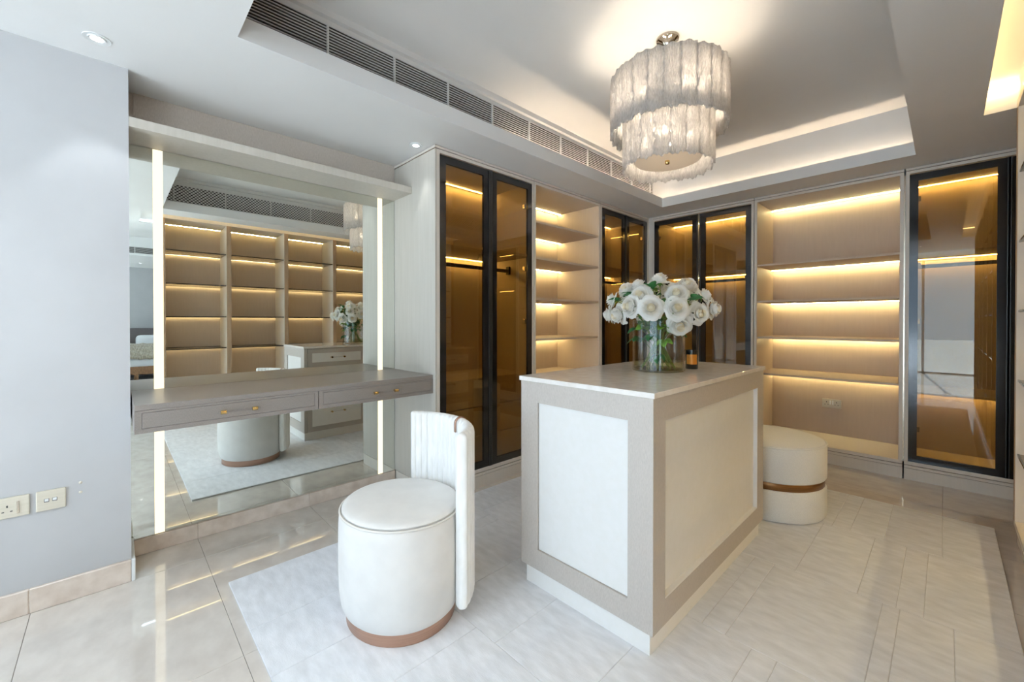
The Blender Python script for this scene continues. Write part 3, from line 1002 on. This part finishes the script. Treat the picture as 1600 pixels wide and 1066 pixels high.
downlight(-2.518, -.042, 'round white downlight in the ceiling in front of the near white wall', 13)
downlight(-2.526, 1.509, 'round white downlight in the ceiling beside the cream end panel of the wardrobe', 11, size=44)
for k_, x_ in enumerate((-1.9, -1.1, -.3)):  # row added out of view as cool fill for the front
    downlight(x_, -.35, ['white downlight in the ceiling by the near edge of the tray, nearest the vanity', 'white downlight in the ceiling by the near edge of the tray, the middle one',
                         'white downlight in the ceiling by the near edge of the tray, nearest the bookcase'][k_], 40, blend=.9, size=110)
downlight(5.6, .42, 'small downlight in the bedroom ceiling seen in the mirror', 14)

# ------------------------------------------------------------------ bookcase opposite the mirror
XB = .27
t = thing('bookcase', 'tall lit bookcase with smoked glass shelves, seen whole in the vanity mirror', 'bookcase', (XB + .23, 2.04, 0))
ed = [0.405, 1.046, 1.703, 2.352, 3.006, 3.652]
DB = .455
part('back_panel', B(XB + DB - .012, XB + DB, 0.405, 3.69, 0.10, 2.49), M['interior'], t)
part('plinth', B(XB + .012, XB + DB, 0.405, 3.69, 0.0, 0.10), M['skirting'], t)
part('top_panel', B(XB, XB + DB - .012, 0.405, 3.69, 2.445, 2.50), M['panel'], t)
part('bottom_panel', B(XB, XB + DB - .012, 0.405, 3.69, 0.10, 0.13), M['panel'], t)
for e_ in ed:
    part('divider', B(XB, XB + DB - .012, e_ - .012, e_ + .038, 0.13, 2.445, bev=.001), M['panel'], t)
    part('divider_edge', B(XB - .0015, XB - .0001, e_ - .012, e_ + .038, 0.13, 2.445), M['bookcase_edge'], t)
for a, b_ in zip(ed, ed[1:]):
    y0, y1 = a + .038, b_ - .012
    part('led_strip', B(XB + DB - .058, XB + DB - .051, y0 + .004, y1 - .004, 2.440, 2.4445), M['led'], t, label='warm glowing LED strip')
    for z in (2.09, 1.70, 1.312, 0.925, 0.51):
        sh = part('shelf', B(XB + .014, XB + DB - .066, y0 + .003, y1 - .003, z - .010, z), M['smoked_glass'], t, label='smoked glass shelf')
        part('shelf_edge', B(XB + .006, XB + .014, y0 + .003, y1 - .003, z - .011, z + .001), M['shelf_edge'], sh)
        bm = B(XB + DB - .066, XB + DB - .046, y0 + .003, y1 - .003, z - .0125, z + .002)
        box(bm, XB + DB - .046, XB + DB - .012, y0 + .003, y1 - .003, z - .002, z + .002)
        part('shelf_channel', bm, M['shelf_edge'], sh)
        part('led_strip', B(XB + DB - .038, XB + DB - .031, y0 + .004, y1 - .004, z - .011, z - .006), M['led_bookcase'], sh)

# ------------------------------------------------------------------ vase, water, candle
VX, VY, VZ = -1.058, 2.09, .990
R0 = .131
single('vase', 'wide clear glass cylinder vase of white roses on the island top', 'vase',
       lathe(BM(), [(0, VZ + .0005), (R0 - .003, VZ + .0005), (R0, VZ + .004), (R0, VZ + .266), (R0 - .002, VZ + .268), (R0 - .004, VZ + .266), (R0 - .005, VZ + .012), (0, VZ + .010)], 64, VX, VY), M['vase_glass'], True)
o = single('vase_water', 'shallow greenish water in the bottom of the glass vase', 'water',
           lathe(BM(), [(0, VZ + .0105), (R0 - .0055, VZ + .0125), (R0 - .0055, VZ + .052), (0, VZ + .052)], 64, VX, VY), M['water'], True)
o['kind'] = 'stuff'
QX, QY = -.968, 2.297
t = thing('candle', 'black candle jar with an amber label beside the glass vase', 'candle', (QX, QY, VZ))
part('jar', lathe(BM(), [(0, VZ + .0005), (.031, VZ + .0005), (.033, VZ + .003), (.033, VZ + .103), (.0315, VZ + .104), (.030, VZ + .103), (.030, VZ + .07), (0, VZ + .07)], 40, QX, QY), M['black'], t, True)
bm = BM()
pv = None
for k in range(15):
    a = math.radians(-75 + (k - 7) * 7.0 + 8)
    pp = [bm.verts.new((QX + r_ * math.cos(a), QY + r_ * math.sin(a), VZ + z_)) for r_, z_ in ((.0333, .027), (.0338, .027), (.0338, .08), (.0333, .08))]
    if pv:
        for i in range(4):
            bm.faces.new((pv[i], pv[(i + 1) % 4], pp[(i + 1) % 4], pp[i]))
    else:
        bm.faces.new(pp)
    pv = pp
bm.faces.new(pv)
part('label_band', bm, plain('amber_label', lin(186, 118, 36), .35, .3), t, True, label='amber paper label')
part('wick', tube(BM(), [(QX, QY, VZ + .07), (QX + .002, QY, VZ + .084)], .0012, 6), M['dark'], t)

# ------------------------------------------------------------------ roses
def petal_mesh(R_, Ht, wdt, roll, seed, material):
    """one cupped petal: rises from the centre, then rolls outwards at the rim"""
    rnd = random.Random(seed)
    bm = BM()
    nu, nv = 8, 9
    ph = rnd.uniform(0, 6)
    g_ = []
    for i in range(nu + 1):
        row = []
        for j in range(nv + 1):
            u, v = i / nu * 2 - 1, j / nv
            wv = (.35 + .65 * min(1, v * 1.5)) * (1 - .16 * max(0, v - .75) * 4 * abs(u))
            th = u * wdt * wv
            rad = R_ * math.sin(min(1, .08 + v * 1.02) * PI / 2) ** .8
            z = Ht * (1 - math.cos(v * PI / 2)) ** .75
            q = max(0, v - .66) / .34
            rad += roll * q ** 1.6 * (1 + .25 * math.sin(u * 4 + ph))
            z -= roll * .95 * q ** 2.2 + Ht * .13 * u * u * v
            z += .0012 * math.sin(u * 9 + ph) * v
            row.append(bm.verts.new((rad * math.cos(th), rad * math.sin(th), z)))
        g_.append(row)
    for i in range(nu):
        for j in range(nv):
            bm.faces.new((g_[i][j], g_[i + 1][j], g_[i + 1][j + 1], g_[i][j + 1]))
    return mesh_of(bm, 'petal', material, True)


outer_p = [petal_mesh(.045, .024, .74, .014, s_, M['petal']) for s_ in range(3)]
mid_p = [petal_mesh(.0355, .037, .78, .0075, 5 + s_, M['petal']) for s_ in range(3)]
inner_p = [petal_mesh(.0245, .048, 1.0, .003, 9 + s_, M['petal']) for s_ in range(3)]
fill_p = [petal_mesh(.0305, .0435, .85, .0055, 15 + s_, M['petal']) for s_ in range(3)]
# bud: petals still wrapped in a spiral round the heart, cream inside
bm = BM()
for k in range(5):
    R_ = .0195 - .0034 * k
    ph = k * 2.4
    nu, nv = 18, 6
    wd_ = 1.5 + .25 * k
    rows = []
    for i in range(nu + 1):
        u = i / nu * 2 - 1
        row = []
        for j in range(nv + 1):
            v = j / nv
            rad = R_ * (1 - .12 * v) + .0022 * max(0, v - .7) * 3.3 * (1 if k < 4 else 0) + .0017 * u
            z = .010 + (.0425 - .0014 * k) * v - .004 * u * u * v
            a = ph + u * wd_
            row.append(bm.verts.new((rad * math.cos(a), rad * math.sin(a), z)))
        rows.append(row)
    for i in range(nu):
        for j in range(nv):
            f_ = bm.faces.new((rows[i][j], rows[i + 1][j], rows[i + 1][j + 1], rows[i][j + 1]))
            f_.material_index = 1 if k > 0 else 0
n0 = len(bm.faces)
lathe(bm, [(.0185, .008), (.0185, .032), (.013, .037), (.006, .041), (0, .0425)], 16)
bm.faces.ensure_lookup_table()
for f_ in bm.faces[n0:]:
    f_.material_index = 1
bud_me = mesh_of(bm, 'bud', [M['petal'], M['petal_in']], True)
bm = BM()
lathe(bm, [(.003, -.016), (.009, -.010), (.0105, -.002), (.006, .004)], 12)
for k in range(5):
    a = 2 * PI * k / 5
    c_, s_ = math.cos(a), math.sin(a)
    pts = [(.007, -.004, .005), (.02, -.010, .005), (.032, -.019, .0005)]
    pv = None
    for r_, z_, w_ in pts:
        q_ = [bm.verts.new((r_ * c_ - w_ * s_, r_ * s_ + w_ * c_, z_)), bm.verts.new((r_ * c_ + w_ * s_, r_ * s_ - w_ * c_, z_))]
        if pv:
            bm.faces.new((pv[0], pv[1], q_[1], q_[0]))
        pv = q_
sepal_me = mesh_of(bm, 'sepal', M['leaf_pale'], True)


def leaf_mesh(Lg, Wd, material):
    bm_ = BM()
    nu, nv = 4, 9
    g_ = []
    for j in range(nv + 1):
        v = j / nv
        wv = Wd * math.sin(PI * v ** .8) ** .8 + .0004
        row = []
        for i in range(-nu, nu + 1):
            u = i / nu
            row.append(bm_.verts.new((u * wv, Lg * v, .30 * abs(u) * wv - .35 * Lg * v * v + .0012 * math.sin(v * 30) * abs(u))))
        g_.append(row)
    for j in range(nv):
        for i in range(2 * nu):
            bm_.faces.new((g_[j][i], g_[j][i + 1], g_[j + 1][i + 1], g_[j + 1][i]))
    return mesh_of(bm_, 'leaf', material, True)


leaf_ms = [leaf_mesh(.058, .019, M['leaf']), leaf_mesh(.050, .020, M['leaf_pale']), leaf_mesh(.064, .021, M['leaf'])]


def aim(d, roll=0.0):
    d = d.normalized()
    return d.to_track_quat('Z', 'Y').to_matrix().to_4x4() @ Matrix.Rotation(roll, 4, 'Z')


ROSES = [  # offset of the bloom from the bouquet's middle, diameter, where it looks, label
    ((.029, -.048, .142), .099, (0, -.15, 1), 'white rose at the very top of the bouquet in the glass vase'),
    ((.144, .024, .106), .112, (.5, -.35, .8), 'white rose on the upper shoulder of the bouquet, towards the wide lit shelves'),
    ((-.070, -.086, .116), .090, (-.3, -.3, .9), 'white rose beside the top one, on the mirror side of the bouquet'),
    ((-.126, -.107, .091), .103, (-.3, -.7, .6), 'white rose on the upper shoulder of the bouquet, towards the lit corner shelves'),
    ((.000, -.190, .055), .103, (.15, -.95, .28), 'wide open white rose just under the top rose, cream heart showing'),
    ((.150, -.112, .063), .096, (.3, -.9, .45), 'white rose with a folded heart beside the dark green leaf'),
    ((-.197, -.137, .041), .085, (-.8, -.5, .3), 'white rose on the mirror side edge of the bouquet, upper of the edge pair'),
    ((.212, .069, .056), .088, (.9, .2, .5), 'spiky white rose seen from the side, upper edge of the bouquet by the wide shelves'),
    ((-.040, -.225, .000), .104, (-.35, -.9, .05), 'large white rose above the vase rim on the mirror side, turned away'),
    ((.075, -.222, -.009), .110, (.45, -.9, .05), 'fully open white rose low at the front, right above the vase rim'),
    ((.170, -.150, -.010), .107, (.6, -.75, .2), 'open white rose low at the front, next to the drooping one'),
    ((-.225, -.120, -.039), .092, (-.85, -.45, -.15), 'white rose at the mirror side tip of the bouquet, lower of the edge pair'),
    ((-.120, -.200, -.042), .100, (-.5, -.8, -.25), 'white rose hanging low over the vase rim on the mirror side'),
    ((.223, -.020, -.036), .103, (.85, -.5, .0), 'white rose low on the bouquet side towards the wide lit shelves'),
    ((.250, .085, -.012), .095, (.95, .1, .0), 'white rose at the far tip of the bouquet over the candle side'),
    ((.150, -.075, -.098), .106, (.55, -.8, -.4), 'drooping white rose hanging lowest in front of the vase'),
    ((.068, .030, .100), .086, (.1, .1, 1), 'half hidden white rose behind the top of the bouquet'),
    ((-.150, .030, .085), .098, (-.7, .2, .7), 'white rose at the back of the bouquet, highest on the side facing the mirror'),
    ((-.210, .000, .010), .098, (-.95, .0, .15), 'white rose at the back of the bouquet, facing straight at the mirror'),
    ((-.180, .120, .030), .098, (-.75, .6, .3), 'white rose at the back of the bouquet, towards the corner wardrobe'),
    ((-.150, .120, -.060), .098, (-.8, .5, -.3), 'white rose hanging low at the back of the bouquet, mirror side'),
    ((-.040, .190, .060), .098, (-.2, .9, .4), 'white rose at the back of the bouquet, turned to the back wall wardrobe'),
    ((.090, .180, .045), .098, (.4, .85, .4), 'white rose at the back of the bouquet, above the candle'),
    ((-.050, .060, .125), .098, (-.2, .3, 1), 'white rose just behind the crown of the bouquet'),
]
rr = random.Random(3)
BC = Vector((VX, VY, 1.325))
for idx, (off, dia, d, lab) in enumerate(ROSES):
    pos = BC + Vector(off)
    d = Vector(d).normalized()
    t = thing('rose', lab, 'rose', tuple(pos), 'white roses in the glass vase')
    sc = dia / .101
    base = Matrix.Translation(pos - d * .018 * sc) @ aim(d, rr.uniform(0, 6.28)) @ Matrix.Scale(sc, 4)
    inst('bud', bud_me, t, base)
    for k in range(4):
        inst('petal', inner_p[k % 3], t, base @ Matrix.Rotation(2 * PI * k / 4 + rr.uniform(-.2, .2), 4, 'Z') @ Matrix.Translation((0, 0, rr.uniform(-.002, .002))))
    for k in range(5):
        inst('petal', fill_p[k % 3], t, base @ Matrix.Rotation(2 * PI * (k + .8) / 5 + rr.uniform(-.2, .2), 4, 'Z') @ Matrix.Translation((0, 0, rr.uniform(-.003, .002))) @ Matrix.Rotation(rr.uniform(-.05, .08), 4, 'Y'))
    for k in range(5):
        inst('petal', mid_p[k % 3], t, base @ Matrix.Rotation(2 * PI * (k + .3) / 5 + rr.uniform(-.2, .2), 4, 'Z') @ Matrix.Translation((0, 0, rr.uniform(-.004, .003))) @ Matrix.Rotation(rr.uniform(-.06, .12), 4, 'Y'))
    for k in range(6):
        inst('petal', outer_p[k % 3], t, base @ Matrix.Rotation(2 * PI * (k + .6) / 6 + rr.uniform(-.2, .2), 4, 'Z') @ Matrix.Translation((0, 0, rr.uniform(-.006, .002))) @ Matrix.Rotation(rr.uniform(-.05, .28), 4, 'Y'))
    inst('sepal', sepal_me, t, base)
    # stem runs down through the mouth of the vase and spreads on its floor
    p0 = pos - d * .034 * sc
    ang = math.atan2(off[1], off[0]) + PI + rr.uniform(-.5, .5)
    foot = Vector((VX + .085 * math.cos(ang), VY + .085 * math.sin(ang), VZ + .016))
    neck = Vector((VX + off[0] * .38, VY + off[1] * .38, VZ + .262))
    ctrl = [p0, p0 - d * .035 + Vector((0, 0, -.005)), neck + Vector((0, 0, .02)), neck * .7 + foot * .3, foot]
    pts = []
    for q_ in range(15):
        x_ = q_ / 14 * (len(ctrl) - 1)
        i_ = min(int(x_), len(ctrl) - 2)
        f_ = x_ - i_
        pm1, p1, p2, p3 = ctrl[max(i_ - 1, 0)], ctrl[i_], ctrl[i_ + 1], ctrl[min(i_ + 2, len(ctrl) - 1)]
        pts.append(.5 * ((2 * p1) + (p2 - pm1) * f_ + (2 * pm1 - 5 * p1 + 4 * p2 - p3) * f_ * f_ + (3 * p1 - pm1 - 3 * p2 + p3) * f_ ** 3))
    st = part('stem', tube(BM(), pts, .0024, 6), M['stem'], t, True)
    for k in range(3):
        pp = pts[4 + k * 2 + (idx % 2)]
        a = rr.uniform(0, 6.28) if k else math.atan2(off[1], off[0]) + rr.uniform(-.6, .6)
        lim = .095 if pp.z < VZ + .27 else 1
        rad = Vector((pp.x - VX, pp.y - VY, 0))
        if pp.z < VZ + .275 and rad.length > .05:
            a = math.atan2(-rad.y, -rad.x) + rr.uniform(-1.2, 1.2)
        mw = Matrix.Translation(pp) @ Matrix.Rotation(a, 4, 'Z') @ Matrix.Rotation(rr.uniform(-.5, .5), 4, 'X') @ Matrix.Scale(rr.uniform(.8, 1.1), 4)
        inst('leaf', leaf_ms[(idx + k) % 3], t, mw)

# leafy sprigs: the green that shows between the blooms and through the glass
SPR = [((.030, -.115, .085), (.2, -.5, .8), 'dark green rose leaf sprig between the top roses'),
       ((.190, -.040, .030), (.7, -.5, .5), 'dark green leaf sprig between the folded rose and the side roses'),
       ((-.150, -.130, .035), (-.5, -.7, .2), 'small dark leaf sprig among the roses on the mirror side'),
       ((.060, -.085, -.095), (.3, -.9, -.2), 'pale green leaf sprig under the front rose at the vase rim'),
       ((.070, -.075, -.170), (.35, -.9, -.3), 'green leaf sprig inside the vase under the drooping rose'),
       ((.045, -.085, -.240), (.2, -.9, -.4), 'dark green leaf sprig low inside the vase near the water'),
       ((-.070, -.070, -.110), (-.5, -.7, -.1), 'dark leaf sprig inside the vase on the mirror side'),
       ((-.065, .010, -.170), (-.8, .1, -.2), 'leaf sprig inside the vase at the back, mirror side'),
       ((-.030, -.095, -.105), (-.1, -.9, .1), 'leaf sprig just inside the vase rim, front mirror side'),
       ((.015, -.090, -.140), (.1, -.9, -.3), 'leaf sprig inside the vase behind the tall light reflection'),
       ((-.085, -.050, -.160), (-.7, -.5, -.3), 'leaf sprig inside the vase at mid height, mirror side'),
       ((.090, -.035, -.120), (.8, -.4, -.1), 'leaf sprig inside the vase on the candle side'),
       ((.060, .060, -.130), (.5, .7, -.1), 'leaf sprig inside the vase at the back, candle side'),
       ((-.020, .085, -.110), (-.2, .9, .0), 'leaf sprig just inside the vase rim at the back'),
       ((.110, -.110, .020), (.6, -.7, .2), 'leaf sprig between the two front roses and the folded rose'),
       ((-.060, -.150, .060), (-.3, -.8, .4), 'leaf sprig between the wide open rose and the shoulder roses')]
for idx, (off, d, lab) in enumerate(SPR):
    pos = BC + Vector(off)
    d = Vector(d).normalized()
    t = thing('leaf_sprig', lab, 'leaf sprig', tuple(pos), 'green sprigs in the bouquet')
    inner = Vector((VX + off[0] * .3, VY + off[1] * .3, max(VZ + .02, pos.z - .07)))
    tip = pos + d * .012
    part('stem', tube(BM(), [inner, (inner + pos) / 2 + Vector((0, 0, .006)), pos, tip], .0016, 6), M['stem'], t, True)
    ay = math.atan2(d.y, d.x) - PI / 2
    for k, (da, ps) in enumerate(((0, tip), (1.0, pos), (-1.0, pos), (.5, (inner + pos) / 2), (-.7, (inner + pos) / 2))):
        if off[2] < -.08 and k > 2:
            continue
        s_ = .92 if off[2] < -.08 else .95
        mw = Matrix.Translation(ps) @ Matrix.Rotation(ay + da, 4, 'Z') @ Matrix.Rotation(d.z * .8 + rr.uniform(-.25, .25), 4, 'X') @ Matrix.Rotation(rr.uniform(-.7, .7), 4, 'Y') @ Matrix.Scale(s_, 4)
        inst('leaf', leaf_ms[1 if idx in (3, 4, 8, 11) else 0 if k % 2 else 2], t, mw)

# ------------------------------------------------------------------ bedroom corner that the mirror shows
t = thing('bed', 'bed with white bedding and a grey headboard in the next room, seen in the mirror', 'bed', (5.2, .3, 0))
part('bed_rail', B(4.02, 4.08, -.65, 1.25, .30, .44, bev=.004), M['walnut'], t)
part('bed_rail', B(4.08, 6.45, -.65, -.60, .30, .44, bev=.004), M['walnut'], t)
part('bed_rail', B(4.08, 6.45, 1.20, 1.25, .30, .44, bev=.004), M['walnut'], t)
for x_, y_ in ((4.02, .27), (4.02, 1.19), (4.02, -.65), (6.38, -.65), (6.38, 1.19)):
    part('leg', B(x_, x_ + .06, y_, y_ + .06, 0, .30), M['walnut'], t)
part('mattress', B(4.10, 6.42, -.59, 1.19, .32, .58, bev=.04, seg=3), M['bed_linen'], t)
part('headboard', B(6.46, 6.56, -.75, 1.35, .0, 1.10, bev=.02, seg=2), M['headboard'], t)
bm = BM()
nx, ny = 30, 30
g_ = [[bm.verts.new((4.04 + 1.5 * i / nx, -.66 + 1.9 * j / ny, .60 + .22 * math.sin(PI * min(1, i / nx * 1.05)) + .012 * math.sin(i * 1.7 + j) + .01 * math.sin(j * 2.3))) for j in range(ny + 1)] for i in range(nx + 1)]
for i in range(nx):
    for j in range(ny):
        bm.faces.new((g_[i][j], g_[i + 1][j], g_[i + 1][j + 1], g_[i][j + 1]))
fur = single('fur_throw', 'taupe fur throw over the foot of the bed, seen in the mirror', 'throw', bm, M['fur'], True)
fur.modifiers.new('solid', 'SOLIDIFY').thickness = .03
for y_, lab in ((-.15, 'white pillow on the bed, on the window side'), (.72, 'white pillow on the bed, farther from the window')):
    single('pillow', lab, 'pillow', B(6.05, 6.38, y_ - .36, y_ + .36, .60, .95, bev=.08, seg=3), M['bed_linen'], True, 'pillows on the bed')
